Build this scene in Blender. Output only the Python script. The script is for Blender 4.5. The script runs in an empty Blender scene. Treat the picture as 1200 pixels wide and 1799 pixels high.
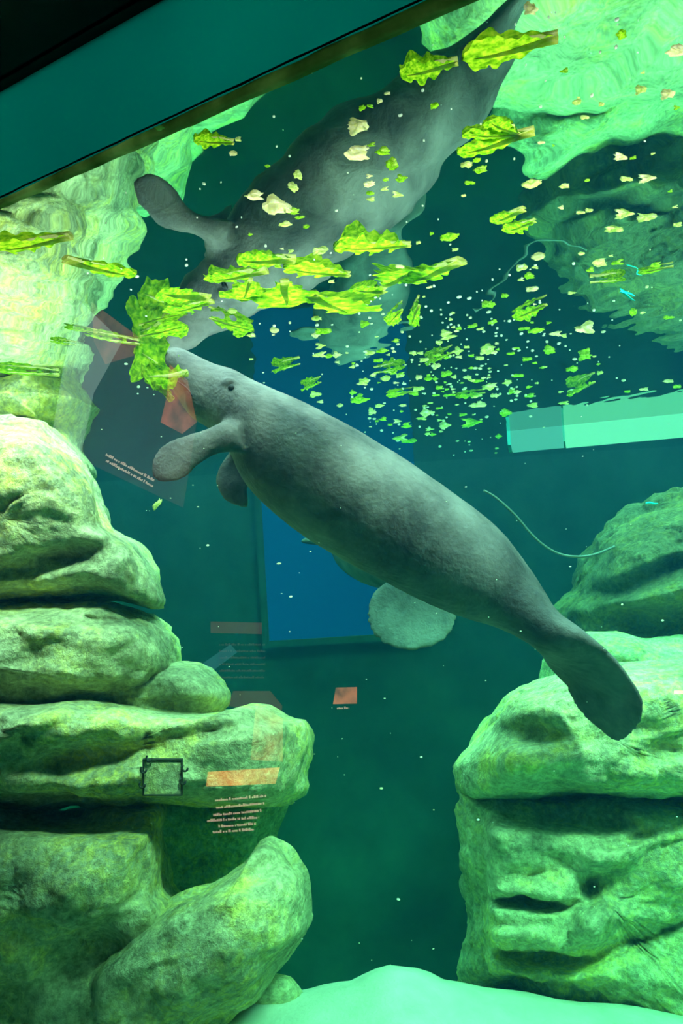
import bpy, bmesh, math, random
from mathutils import Vector, Matrix, noise
from mathutils.bvhtree import BVHTree

random.seed(7)
SC = bpy.context.scene
COL = SC.collection

# ---------------------------------------------------------------- camera
F_PX = 1350.0
PITCH, ROLL = math.radians(2.0), math.radians(3.5)
EYE = Vector((0, 0, 1.6))
FWD = Vector((0, math.cos(PITCH), math.sin(PITCH)))
U0 = Vector((0, -math.sin(PITCH), math.cos(PITCH)))
R0 = Vector((1, 0, 0))
UP = U0 * math.cos(ROLL) + R0 * math.sin(ROLL)
RT = R0 * math.cos(ROLL) - U0 * math.sin(ROLL)
cam_data = bpy.data.cameras.new('camera')
cam_data.sensor_fit = 'VERTICAL'
cam_data.sensor_height = 36.0
cam_data.lens = 36.0 * F_PX / 1799.0
cam_data.clip_start = 0.02
cam = bpy.data.objects.new('camera', cam_data)
COL.objects.link(cam)
mw = Matrix((RT, UP, -FWD)).transposed().to_4x4()
mw.translation = EYE
cam.matrix_world = mw
SC.camera = cam

# ---------------------------------------------------------------- light
SKY_STRENGTH = 9.5
SUN_STRENGTH = 7.5
EXPOSURE = 0.0
SC.view_settings.view_transform = 'Standard'
SC.view_settings.look = 'None'
SC.view_settings.gamma = 1.0
SC.view_settings.exposure = EXPOSURE
SC.view_settings.use_curve_mapping = False
world = bpy.data.worlds.new('sky')
SC.world = world
world.use_nodes = True
wb = world.node_tree.nodes['Background']
wb.inputs[0].default_value = (0.80, 0.92, 1.0, 1)
wb.inputs[1].default_value = SKY_STRENGTH
sun_d = bpy.data.lights.new('sun', 'SUN')
sun_d.energy = SUN_STRENGTH
sun_d.angle = math.radians(9)
sun_d.color = (1.0, 0.97, 0.88)
sun = bpy.data.objects.new('sun', sun_d)
COL.objects.link(sun)
SUN_TRAVEL = Vector((-0.42, 0.60, -1.0)).normalized()      # the way the light goes
sun.rotation_euler = SUN_TRAVEL.to_track_quat('-Z', 'Y').to_euler()
sun.location = (0, 3, 9)
SC.cycles.max_bounces = 10
SC.cycles.transparent_max_bounces = 24
SC.cycles.volume_bounces = 1
SC.cycles.glossy_bounces = 4
SC.cycles.diffuse_bounces = 6
SC.cycles.use_denoising = True
WATER_Z = 2.5
ABSORB = (0.34, 0.060, 0.150)      # water absorption weights (1/m)
SCATTER = (0.0008, 0.0074, 0.0150)


# ---------------------------------------------------------------- helpers
def P(px, py, d):
    """point seen at photo pixel px,py at distance d along the view axis"""
    return EYE + (FWD + RT * ((px - 600) / F_PX) - UP * ((py - 899.5) / F_PX)) * d


def on_z(px, py, z=WATER_Z):
    v = FWD + RT * ((px - 600) / F_PX) - UP * ((py - 899.5) / F_PX)
    return EYE + v * ((z - EYE.z) / v.z)


def link(name, me, mat=None, parent=None, smooth=True):
    o = bpy.data.objects.new(name, me)
    COL.objects.link(o)
    if mat and not me.materials:
        me.materials.append(mat)
    if parent:
        o.parent = parent
        o.matrix_parent_inverse = Matrix.Identity(4)
    if smooth:
        me.polygons.foreach_set('use_smooth', [True] * len(me.polygons))
    return o


def mesh(name, verts, faces):
    me = bpy.data.meshes.new(name)
    me.from_pydata([tuple(v) for v in verts], [], faces)
    me.update()
    return me


def from_bm(name, bm):
    bmesh.ops.recalc_face_normals(bm, faces=bm.faces)
    me = bpy.data.meshes.new(name)
    bm.to_mesh(me)
    bm.free()
    return me


def tag(o, label=None, cat=None, group=None, kind=None):
    if label: o['label'] = label
    if cat: o['category'] = cat
    if group: o['group'] = group
    if kind: o['kind'] = kind
    return o


def empty(name, loc):
    o = bpy.data.objects.new(name, None)
    o.location = loc
    o.empty_display_size = 0.1
    COL.objects.link(o)
    return o


def nfrac(v, s=1.0, o=4):
    return noise.fractal(v * s, 1.0, 2.0, o)


def box_faces(bm, pts8):
    v = [bm.verts.new(p) for p in pts8]
    for f in ((0, 1, 2, 3), (7, 6, 5, 4), (0, 4, 5, 1), (1, 5, 6, 2), (2, 6, 7, 3), (3, 7, 4, 0)):
        bm.faces.new([v[i] for i in f])


def obox(bm, c, ax, ay, az):
    """box about c with half-axes ax, ay, az"""
    box_faces(bm, [c + ax * a + ay * b + az * s for s in (-1, 1) for a, b in ((-1, -1), (1, -1), (1, 1), (-1, 1))])


def tube_bm(bm, pts, rad, seg=10):
    rings = []
    n = len(pts)
    for i, p in enumerate(pts):
        t = (pts[min(i + 1, n - 1)] - pts[max(i - 1, 0)]).normalized()
        a = t.cross(Vector((0.13, 0.2, 1))).normalized()
        b = t.cross(a)
        r = rad[i] if isinstance(rad, (list, tuple)) else rad
        rings.append([bm.verts.new(p + (a * math.cos(k * math.tau / seg) + b * math.sin(k * math.tau / seg)) * r) for k in range(seg)])
    for i in range(n - 1):
        for k in range(seg):
            bm.faces.new((rings[i][k], rings[i][(k + 1) % seg], rings[i + 1][(k + 1) % seg], rings[i + 1][k]))
    bm.faces.new(rings[0][::-1]); bm.faces.new(rings[-1])


def catmull(vals, n):
    """resample a list of tuples smoothly to n entries"""
    m = len(vals)
    out = []
    for i in range(n):
        t = i / (n - 1) * (m - 1)
        k = min(int(t), m - 2)
        u = t - k
        p0, p1, p2, p3 = vals[max(k - 1, 0)], vals[k], vals[k + 1], vals[min(k + 2, m - 1)]
        out.append(tuple(0.5 * (2 * b + (c - a) * u + (2 * a - 5 * b + 4 * c - d) * u * u + (3 * b - a - 3 * c + d) * u ** 3)
                         for a, b, c, d in zip(p0, p1, p2, p3)))
    return out


# ---------------------------------------------------------------- materials
def new_mat(name):
    m = bpy.data.materials.new(name)
    m.use_nodes = True
    nt = m.node_tree
    nt.nodes.clear()
    return m, nt, nt.nodes.new('ShaderNodeOutputMaterial')


def principled(name, col, rough=0.7, spec=0.3, noise_cols=None, scale=3.0, bump=0.0, bump_scale=20.0, extra=None):
    m, nt, out = new_mat(name)
    N, L = nt.nodes, nt.links
    b = N.new('ShaderNodeBsdfPrincipled')
    b.inputs['Base Color'].default_value = (*col, 1)
    b.inputs['Roughness'].default_value = rough
    b.inputs['Specular IOR Level'].default_value = spec
    L.new(b.outputs[0], out.inputs[0])
    tc = N.new('ShaderNodeTexCoord')
    if noise_cols:
        n = N.new('ShaderNodeTexNoise'); n.inputs['Scale'].default_value = scale; n.inputs['Detail'].default_value = 6
        n.inputs['Roughness'].default_value = 0.65
        r = N.new('ShaderNodeValToRGB')
        els = r.color_ramp.elements
        while len(els) < len(noise_cols): els.new(0.5)
        for e, (p, c) in zip(els, noise_cols):
            e.position = p; e.color = (*c, 1)
        L.new(tc.outputs['Object'], n.inputs[0]); L.new(n.outputs[0], r.inputs[0])
        L.new(r.outputs[0], b.inputs['Base Color'])
        last = r
    if bump:
        n2 = N.new('ShaderNodeTexNoise'); n2.inputs['Scale'].default_value = bump_scale; n2.inputs['Detail'].default_value = 8
        bp = N.new('ShaderNodeBump'); bp.inputs['Strength'].default_value = bump; bp.inputs['Distance'].default_value = 0.03
        L.new(tc.outputs['Object'], n2.inputs[0]); L.new(n2.outputs[0], bp.inputs['Height']); L.new(bp.outputs[0], b.inputs['Normal'])
    return m


def rock_material(name, warm=1.0, dim=1.0):
    m, nt, out = new_mat(name)
    N, L = nt.nodes, nt.links
    b = N.new('ShaderNodeBsdfPrincipled')
    b.inputs['Roughness'].default_value = 0.9
    b.inputs['Specular IOR Level'].default_value = 0.15
    L.new(b.outputs[0], out.inputs[0])
    g = N.new('ShaderNodeNewGeometry')
    n = N.new('ShaderNodeTexNoise'); n.inputs['Scale'].default_value = 2.3; n.inputs['Detail'].default_value = 7; n.inputs['Roughness'].default_value = 0.7
    r = N.new('ShaderNodeValToRGB')
    els = r.color_ramp.elements
    els.new(0.5); els.new(0.6)
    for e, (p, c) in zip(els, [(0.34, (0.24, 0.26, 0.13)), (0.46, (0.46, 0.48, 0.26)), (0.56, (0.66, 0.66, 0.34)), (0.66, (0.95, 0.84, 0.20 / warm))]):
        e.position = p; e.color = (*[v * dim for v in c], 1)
    L.new(g.outputs['Position'], n.inputs[0]); L.new(n.outputs[0], r.inputs[0])
    # yellow-green algae film in fine flecks, gathered in patches
    na = N.new('ShaderNodeTexNoise'); na.inputs['Scale'].default_value = 1.7; na.inputs['Detail'].default_value = 4
    nb = N.new('ShaderNodeTexNoise'); nb.inputs['Scale'].default_value = 19; nb.inputs['Detail'].default_value = 6; nb.inputs['Roughness'].default_value = 0.7; nb.inputs['Distortion'].default_value = 0.6
    ma = N.new('ShaderNodeMapRange'); ma.inputs['From Min'].default_value = 0.42; ma.inputs['From Max'].default_value = 0.62
    mb = N.new('ShaderNodeMapRange'); mb.inputs['From Min'].default_value = 0.44; mb.inputs['From Max'].default_value = 0.60
    mm = N.new('ShaderNodeMath'); mm.operation = 'MULTIPLY'
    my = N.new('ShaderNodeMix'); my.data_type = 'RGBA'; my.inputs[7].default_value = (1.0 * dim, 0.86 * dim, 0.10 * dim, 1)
    L.new(g.outputs['Position'], na.inputs[0]); L.new(g.outputs['Position'], nb.inputs[0])
    L.new(na.outputs[0], ma.inputs[0]); L.new(nb.outputs[0], mb.inputs[0]); L.new(ma.outputs[0], mm.inputs[0]); L.new(mb.outputs[0], mm.inputs[1])
    mk = N.new('ShaderNodeMath'); mk.operation = 'MULTIPLY'; mk.inputs[1].default_value = 0.55
    L.new(mm.outputs[0], mk.inputs[0]); L.new(mk.outputs[0], my.inputs[0]); L.new(r.outputs[0], my.inputs[6])
    r = my
    # fine pale speckle of rough cast concrete
    n3 = N.new('ShaderNodeTexNoise'); n3.inputs['Scale'].default_value = 34; n3.inputs['Detail'].default_value = 6; n3.inputs['Roughness'].default_value = 0.75
    r3 = N.new('ShaderNodeValToRGB'); r3.color_ramp.elements[0].position = 0.38; r3.color_ramp.elements[1].position = 0.66
    r3.color_ramp.elements[0].color = (0.62, 0.62, 0.62, 1); r3.color_ramp.elements[1].color = (1.35, 1.35, 1.35, 1)
    mx = N.new('ShaderNodeMix'); mx.data_type = 'RGBA'; mx.blend_type = 'MULTIPLY'; mx.inputs[0].default_value = 1.0
    L.new(g.outputs['Position'], n3.inputs[0]); L.new(n3.outputs[0], r3.inputs[0])
    L.new(r.outputs[2], mx.inputs[6]); L.new(r3.outputs[0], mx.inputs[7]); L.new(mx.outputs[2], b.inputs['Base Color'])
    n2 = N.new('ShaderNodeTexNoise'); n2.inputs['Scale'].default_value = 9; n2.inputs['Detail'].default_value = 10; n2.inputs['Roughness'].default_value = 0.65
    bp = N.new('ShaderNodeBump'); bp.inputs['Strength'].default_value = 0.8; bp.inputs['Distance'].default_value = 0.07
    L.new(g.outputs['Position'], n2.inputs[0]); L.new(n2.outputs[0], bp.inputs['Height']); L.new(bp.outputs[0], b.inputs['Normal'])
    return m


def leaf_material(name, c0, c1, c2, scale=9.0):
    m, nt, out = new_mat(name)
    N, L = nt.nodes, nt.links
    tc = N.new('ShaderNodeTexCoord')
    n = N.new('ShaderNodeTexNoise'); n.inputs['Scale'].default_value = scale; n.inputs['Detail'].default_value = 5
    r = N.new('ShaderNodeValToRGB'); r.color_ramp.elements.new(0.5)
    for e, (p, c) in zip(r.color_ramp.elements, [(0.33, c0), (0.5, c1), (0.68, c2)]):
        e.position = p; e.color = (*c, 1)
    d = N.new('ShaderNodeBsdfDiffuse'); t = N.new('ShaderNodeBsdfTranslucent')
    mx = N.new('ShaderNodeMixShader'); mx.inputs[0].default_value = 0.68
    L.new(tc.outputs['Object'], n.inputs[0]); L.new(n.outputs[0], r.inputs[0])
    L.new(r.outputs[0], d.inputs[0]); L.new(r.outputs[0], t.inputs[0])
    L.new(d.outputs[0], mx.inputs[1]); L.new(t.outputs[0], mx.inputs[2]); L.new(mx.outputs[0], out.inputs[0])
    return m


def reflection_material(name, col, opacity, scale=0):
    """clear sheet with added glow, painting in the reflection of a sign"""
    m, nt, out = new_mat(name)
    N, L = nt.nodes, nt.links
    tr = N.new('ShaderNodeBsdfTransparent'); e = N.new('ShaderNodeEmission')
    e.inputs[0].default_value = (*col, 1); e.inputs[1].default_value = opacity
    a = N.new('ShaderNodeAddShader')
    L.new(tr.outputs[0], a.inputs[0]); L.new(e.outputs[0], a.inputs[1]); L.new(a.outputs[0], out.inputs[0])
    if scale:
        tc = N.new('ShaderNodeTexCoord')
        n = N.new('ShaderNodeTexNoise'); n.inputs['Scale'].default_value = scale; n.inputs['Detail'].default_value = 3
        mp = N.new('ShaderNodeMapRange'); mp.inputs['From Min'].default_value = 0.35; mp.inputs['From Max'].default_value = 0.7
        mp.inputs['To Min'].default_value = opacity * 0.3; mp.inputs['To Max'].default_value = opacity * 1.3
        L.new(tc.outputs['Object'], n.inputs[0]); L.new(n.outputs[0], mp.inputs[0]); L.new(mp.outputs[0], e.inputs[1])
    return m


def emit_material(name, col, strength):
    m, nt, out = new_mat(name)
    e = nt.nodes.new('ShaderNodeEmission')
    e.inputs[0].default_value = (*col, 1); e.inputs[1].default_value = strength
    nt.links.new(e.outputs[0], out.inputs[0])
    return m


ROCK = rock_material('cast_rock')
ROCK2 = rock_material('cast_rock_pale', 0.9)
ROCK3 = rock_material('cast_rock_shaded', 1.0, 0.27)  # same rock darkened: shade and haze on the far mass put into colour
SAND = principled('sand', (0.5, 0.5, 0.4), 0.95, 0.1, [(0.3, (0.40, 0.44, 0.34)), (0.7, (0.56, 0.58, 0.46))], 5, 0.3, 60)
DARKROCK = principled('dark_back_wall', (0.03, 0.04, 0.04), 0.9, 0.1, [(0.3, (0.012, 0.02, 0.02)), (0.7, (0.04, 0.05, 0.05))], 1.2, 0.5, 4)
BLACK = principled('black_paint', (0.004, 0.004, 0.006), 0.5, 0.2)
SKIN = principled('manatee_skin', (0.3, 0.3, 0.28), 0.7, 0.25,
                  [(0.36, (0.042, 0.040, 0.038)), (0.48, (0.092, 0.085, 0.08)), (0.64, (0.165, 0.152, 0.142))], 2.6, 0.3, 42)
GREYM = principled('grey_fitting', (0.16, 0.2, 0.18), 0.6, 0.3)
CORD = principled('grey_cord', (0.14, 0.16, 0.15), 0.5, 0.3)
GREEN1 = leaf_material('lettuce_green', (0.05, 0.19, 0.002), (0.20, 0.42, 0.006), (0.48, 0.62, 0.02), 11)
GREEN2 = leaf_material('lettuce_dark_green', (0.03, 0.13, 0.002), (0.12, 0.32, 0.004), (0.36, 0.52, 0.015), 13)
RIB = leaf_material('lettuce_rib', (0.52, 0.60, 0.12), (0.68, 0.68, 0.22), (0.80, 0.72, 0.42), 16)
PALE = leaf_material('pale_vegetable', (0.95, 0.92, 0.40), (1.0, 0.93, 0.62), (1.0, 0.97, 0.85), 12)
CHIP_G = leaf_material('scrap_green', (0.30, 0.60, 0.02), (0.60, 0.85, 0.08), (0.88, 0.97, 0.30), 8)
CHIP_R = leaf_material('scrap_pale_green', (0.70, 0.85, 0.25), (0.90, 0.95, 0.45), (1.0, 0.98, 0.70), 8)
SPECK = leaf_material('speck', (0.85, 0.9, 0.6), (0.92, 0.95, 0.8), (1, 1, 0.9), 3)

# ---------------------------------------------------------------- tank geometry
GA, GB = on_z(0, 360), on_z(800, 5)
gdir = (GB - GA).normalized()
gn = Vector((-gdir.y, gdir.x, 0)).normalized()
if gn.y < 0: gn = -gn                       # points into the tank


def g_at(x, z, off=0.0):
    """point on the window plane at world x"""
    t = (x - GA.x) / gdir.x
    p = GA + gdir * t + gn * off
    return Vector((p.x, p.y, z))


def on_pane(px, py, off=0.0):
    v = FWD + RT * ((px - 600) / F_PX) - UP * ((py - 899.5) / F_PX)
    t = (GA + gn * off - EYE).dot(gn) / v.dot(gn)
    return EYE + v * t


XL, XR, YB, ZF = -5.0, 5.0, 9.6, -2.6


def prism(name, foot, z0, z1, mat):
    n = len(foot)
    vs = [Vector((p.x, p.y, z0)) for p in foot] + [Vector((p.x, p.y, z1)) for p in foot]
    fs = [tuple(range(n))[::-1], tuple(range(n, 2 * n))] + [(i, (i + 1) % n, n + (i + 1) % n, n + i) for i in range(n)]
    bm = bmesh.new(); bm.from_mesh(mesh(name, vs, fs))
    return link(name, from_bm(name, bm), mat, smooth=False)


tag(prism('floor', [Vector((XL - 1, -3.5, 0)), Vector((XR + 1, -3.5, 0)), Vector((XR + 1, YB + 1, 0)), Vector((XL - 1, YB + 1, 0))],
          ZF - 0.2, ZF, DARKROCK), kind='structure')
tag(prism('wall_back', [Vector((XL, YB, 0)), Vector((XR, YB, 0)), Vector((XR, YB + 0.2, 0)), Vector((XL, YB + 0.2, 0))], ZF, 3.3, DARKROCK), kind='structure')
tag(prism('wall_left', [g_at(XL, 0) - Vector((0.2, 0, 0)), g_at(XL, 0), Vector((XL, YB, 0)), Vector((XL - 0.2, YB, 0))], ZF, 3.3, DARKROCK), kind='structure')
tag(prism('wall_right', [g_at(XR, 0), g_at(XR, 0) + Vector((0.2, 0, 0)), Vector((XR + 0.2, YB, 0)), Vector((XR, YB, 0))], ZF, 3.3, DARKROCK), kind='structure')

vs, fs = [], []
for i in range(25):
    a_ = math.pi / 2 * i / 24
    for x_ in (XL, XR):
        vs.append((x_, YB - 2.6 + 2.58 * math.sin(a_), ZF + 0.004 + 2.58 * (1 - math.cos(a_))))
for i in range(24):
    fs.append((2 * i, 2 * i + 1, 2 * i + 3, 2 * i + 2))
tag(link('floor_cove', mesh('floor_cove', vs, fs), DARKROCK), kind='structure')

# viewing gallery behind the camera: low dark walls, floor, ceiling
Z_TEAL = WATER_Z
z_black = EYE.z + (on_pane(140, 77) - EYE).z
tag(prism('ceiling', [g_at(XL, 0, -0.02), g_at(XR, 0, -0.02), Vector((XR, -4.5, 0)), Vector((XL, -4.5, 0))], z_black, z_black + 0.6, BLACK), kind='structure')
tag(prism('trim_1', [g_at(XL, 0, -0.03), g_at(XR, 0, -0.03), g_at(XR, 0, 0.02), g_at(XL, 0, 0.02)], z_black, z_black + 0.9, BLACK), kind='structure')
tag(prism('floor_gallery', [g_at(XL, 0, -0.02), g_at(XR, 0, -0.02), Vector((XR, -4.5, 0)), Vector((XL, -4.5, 0))], -0.2, 0.0, BLACK), kind='structure')
tag(prism('wall_front', [Vector((XL, -4.5, 0)), Vector((XR, -4.5, 0)), Vector((XR, -4.7, 0)), Vector((XL, -4.7, 0))], 0, z_black, BLACK), kind='structure')
tag(prism('wall_gallery_left', [g_at(XL, 0, -0.02), Vector((XL, -4.5, 0)), Vector((XL - 0.2, -4.5, 0)), g_at(XL - 0.2, 0, -0.02)], 0, z_black, BLACK), kind='structure')
tag(prism('wall_gallery_right', [g_at(XR, 0, -0.02), Vector((XR, -4.5, 0)), Vector((XR + 0.2, -4.5, 0)), g_at(XR + 0.2, 0, -0.02)], 0, z_black, BLACK), kind='structure')

# frosted teal sheet above the waterline
m, nt, out = new_mat('teal_frosted_sheet')
d = nt.nodes.new('ShaderNodeBsdfDiffuse'); d.inputs[0].default_value = (0.0, 0.2, 0.17, 1)
t = nt.nodes.new('ShaderNodeBsdfTranslucent')
tcn = nt.nodes.new('ShaderNodeNewGeometry'); nn = nt.nodes.new('ShaderNodeTexNoise'); nn.inputs['Scale'].default_value = 2.2
rr = nt.nodes.new('ShaderNodeValToRGB'); rr.color_ramp.elements[0].color = (0.0, 0.155, 0.135, 1); rr.color_ramp.elements[1].color = (0.0, 0.225, 0.18, 1)
nt.links.new(tcn.outputs['Position'], nn.inputs[0]); nt.links.new(nn.outputs[0], rr.inputs[0]); nt.links.new(rr.outputs[0], t.inputs[0])
mx = nt.nodes.new('ShaderNodeMixShader'); mx.inputs[0].default_value = 0.8
nt.links.new(d.outputs[0], mx.inputs[1]); nt.links.new(t.outputs[0], mx.inputs[2]); nt.links.new(mx.outputs[0], out.inputs[0])
TEAL = m
# one bent sheet: rises from the waterline to the black beam
tag(prism('window_2', [g_at(XL, 0, 0.008), g_at(XR, 0, 0.008), g_at(XR, 0, 0.012), g_at(XL, 0, 0.012)], WATER_Z + 0.012, z_black + 0.05, TEAL), kind='structure')

# olive algae-stained gasket along the waterline, wavy and thicker towards the right
OLIVE = leaf_material('algae_gasket', (0.10, 0.16, 0.06), (0.20, 0.30, 0.12), (0.40, 0.52, 0.24), 9)
vs, fs = [], []
NX = 220
for i in range(NX + 1):
    x = -3.0 + 5.0 * i / NX
    k = min(max((x + 0.9) / 1.1, 0), 1.4)
    top = WATER_Z + 0.010 + 0.014 * k + 0.003 * nfrac(Vector((x * 14, 0, 0)))
    bot = WATER_Z - 0.003 + 0.003 * nfrac(Vector((x * 9, 5, 0)))
    for o, z in ((-0.006, bot), (-0.010, (top + bot) / 2), (-0.004, top), (0.013, top), (0.013, bot)):
        vs.append(g_at(x, z, o))
for i in range(NX):
    for k in range(5):
        a, b = i * 5 + k, i * 5 + (k + 1) % 5
        fs.append((a, b, b + 5, a + 5))
tag(link('trim_2', mesh('gasket', vs, fs), OLIVE), kind='structure')
bmk = bmesh.new()
tube_bm(bmk, [g_at(-3 + 5 * i / 200, WATER_Z + 0.014 + 0.014 * min(max((-3 + 5 * i / 200 + 0.9) / 1.1, 0), 1.4) + 0.002 * nfrac(Vector((i * 0.3, 9, 0))), -0.006) for i in range(201)],
        [0.0018 + 0.0014 * abs(nfrac(Vector((i * 0.7, 3, 0)))) for i in range(201)], 8)
tag(link('trim_3', from_bm('seal_edge', bmk), principled('black_seal', (0.01, 0.015, 0.012), 0.6, 0.2)), kind='structure')

# acrylic viewing window (clear)
m, nt, out = new_mat('clear_acrylic')
tr = nt.nodes.new('ShaderNodeBsdfTransparent'); tr.inputs[0].default_value = (0.97, 1.0, 0.99, 1)
nt.links.new(tr.outputs[0], out.inputs[0])
tag(prism('window_1', [g_at(XL, 0, 0.0), g_at(XR, 0, 0.0), g_at(XR, 0, 0.006), g_at(XL, 0, 0.006)], 0.0, WATER_Z + 0.3, m), kind='structure')
tag(prism('wall_below_window', [g_at(XL, 0, -0.1), g_at(XR, 0, -0.1), g_at(XR, 0, 0.0), g_at(XL, 0, 0.0)], ZF, 0.0, BLACK), kind='structure')

# ---------------------------------------------------------------- water: surface and body
m, nt, out = new_mat('water_surface')
N, L = nt.nodes, nt.links
tr = N.new('ShaderNodeBsdfTransparent'); gl = N.new('ShaderNodeBsdfGlossy'); gl.inputs['Roughness'].default_value = 0.015
gl.inputs[0].default_value = (0.66, 0.67, 0.62, 1)
fr = N.new('ShaderNodeFresnel'); fr.inputs[0].default_value = 1.333
mx = N.new('ShaderNodeMixShader')
geo = N.new('ShaderNodeNewGeometry')
mp = N.new('ShaderNodeMapping'); mp.inputs['Scale'].default_value = (1.0, 0.55, 1)
n1 = N.new('ShaderNodeTexNoise'); n1.inputs['Scale'].default_value = 3.0; n1.inputs['Detail'].default_value = 2
bp = N.new('ShaderNodeBump'); bp.inputs['Strength'].default_value = 0.09; bp.inputs['Distance'].default_value = 0.1
L.new(geo.outputs['Position'], mp.inputs[0]); L.new(mp.outputs[0], n1.inputs[0]); L.new(n1.outputs[0], bp.inputs['Height'])
L.new(bp.outputs[0], gl.inputs['Normal'])
L.new(fr.outputs[0], mx.inputs[0]); L.new(tr.outputs[0], mx.inputs[1]); L.new(gl.outputs[0], mx.inputs[2]); L.new(mx.outputs[0], out.inputs[0])
WSURF = m
foot = [g_at(XL, 0, 0.007), g_at(XR, 0, 0.007), Vector((XR, YB, 0)), Vector((XL, YB, 0))]
me = mesh('water_surface', [Vector((p.x, p.y, WATER_Z)) for p in foot], [(0, 1, 2, 3)])
tag(link('water_surface', me, WSURF, smooth=False), kind='structure')

m, nt, out = new_mat('tank_water')
N, L = nt.nodes, nt.links
va = N.new('ShaderNodeVolumeAbsorption')
mxa = max(ABSORB)
va.inputs[0].default_value = (*[1 - a / mxa for a in ABSORB], 1); va.inputs[1].default_value = mxa
vsn = N.new('ShaderNodeVolumeScatter')
mxs = max(SCATTER)
vsn.inputs[0].default_value = (*[s / mxs for s in SCATTER], 1); vsn.inputs[1].default_value = mxs
vsn.inputs['Anisotropy'].default_value = 0.3
ad = N.new('ShaderNodeAddShader')
L.new(va.outputs[0], ad.inputs[0]); L.new(vsn.outputs[0], ad.inputs[1]); L.new(ad.outputs[0], out.inputs['Volume'])
foot = [g_at(XL, 0, 0.008), g_at(XR, 0, 0.008), Vector((XR, YB, 0)), Vector((XL, YB, 0))]
tag(prism('water_body', foot, ZF - 0.01, WATER_Z + 0.001, m), kind='structure')

# blue lit window in the back wall
c0, c1 = P(452, 800, 9.4), P(748, 1111, 9.4)
bl = bmesh.new()
obox(bl, Vector(((c0.x + c1.x) / 2, YB - 0.03, (c1.z + 2.9) / 2)), Vector(((c1.x - c0.x) / 2, 0, 0)), Vector((0, 0.02, 0)), Vector((0, 0, (2.9 - c1.z) / 2)))
tag(link('window_3', from_bm('blue_window', bl), emit_material('blue_window_light', (0.0, 0.20, 1.0), 0.5), smooth=False), kind='structure')
bl = bmesh.new()
for s in (-1, 1):
    obox(bl, Vector(((c0.x + c1.x) / 2 + s * ((c1.x - c0.x) / 2 + 0.04), YB - 0.05, (c1.z + 2.9) / 2)), Vector((0.04, 0, 0)), Vector((0, 0.05, 0)), Vector((0, 0, (2.9 - c1.z) / 2 + 0.08)))
obox(bl, Vector(((c0.x + c1.x) / 2, YB - 0.05, c1.z - 0.04)), Vector(((c1.x - c0.x) / 2, 0, 0)), Vector((0, 0.05, 0)), Vector((0, 0, 0.04)))
tag(link('trim_4', from_bm('blue_window_frame', bl), DARKROCK, smooth=False), kind='structure')

# ---------------------------------------------------------------- rocks
ROCKS = {}


def resample(poly, n):
    """closed smooth resample of a polygon to n points"""
    m_ = len(poly)
    dense = []
    for i in range(m_):
        p0, p1, p2, p3 = (Vector(poly[(i + k) % m_]) for k in (-1, 0, 1, 2))
        for k in range(12):
            u = k / 12
            lin = p1.lerp(p2, u)
            cr = 0.5 * (2 * p1 + (p2 - p0) * u + (2 * p0 - 5 * p1 + 4 * p2 - p3) * u * u + (3 * p1 - p0 - 3 * p2 + p3) * u ** 3)
            dense.append(lin.lerp(cr, 0.5))
    ds = [0]
    for i in range(len(dense)):
        ds.append(ds[-1] + (dense[(i + 1) % len(dense)] - dense[i]).length)
    out_, j = [], 0
    for k in range(n):
        s = ds[-1] * k / n
        while ds[j + 1] < s: j += 1
        u = (s - ds[j]) / max(ds[j + 1] - ds[j], 1e-6)
        out_.append(dense[j].lerp(dense[(j + 1) % len(dense)], u))
    return out_


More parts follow.
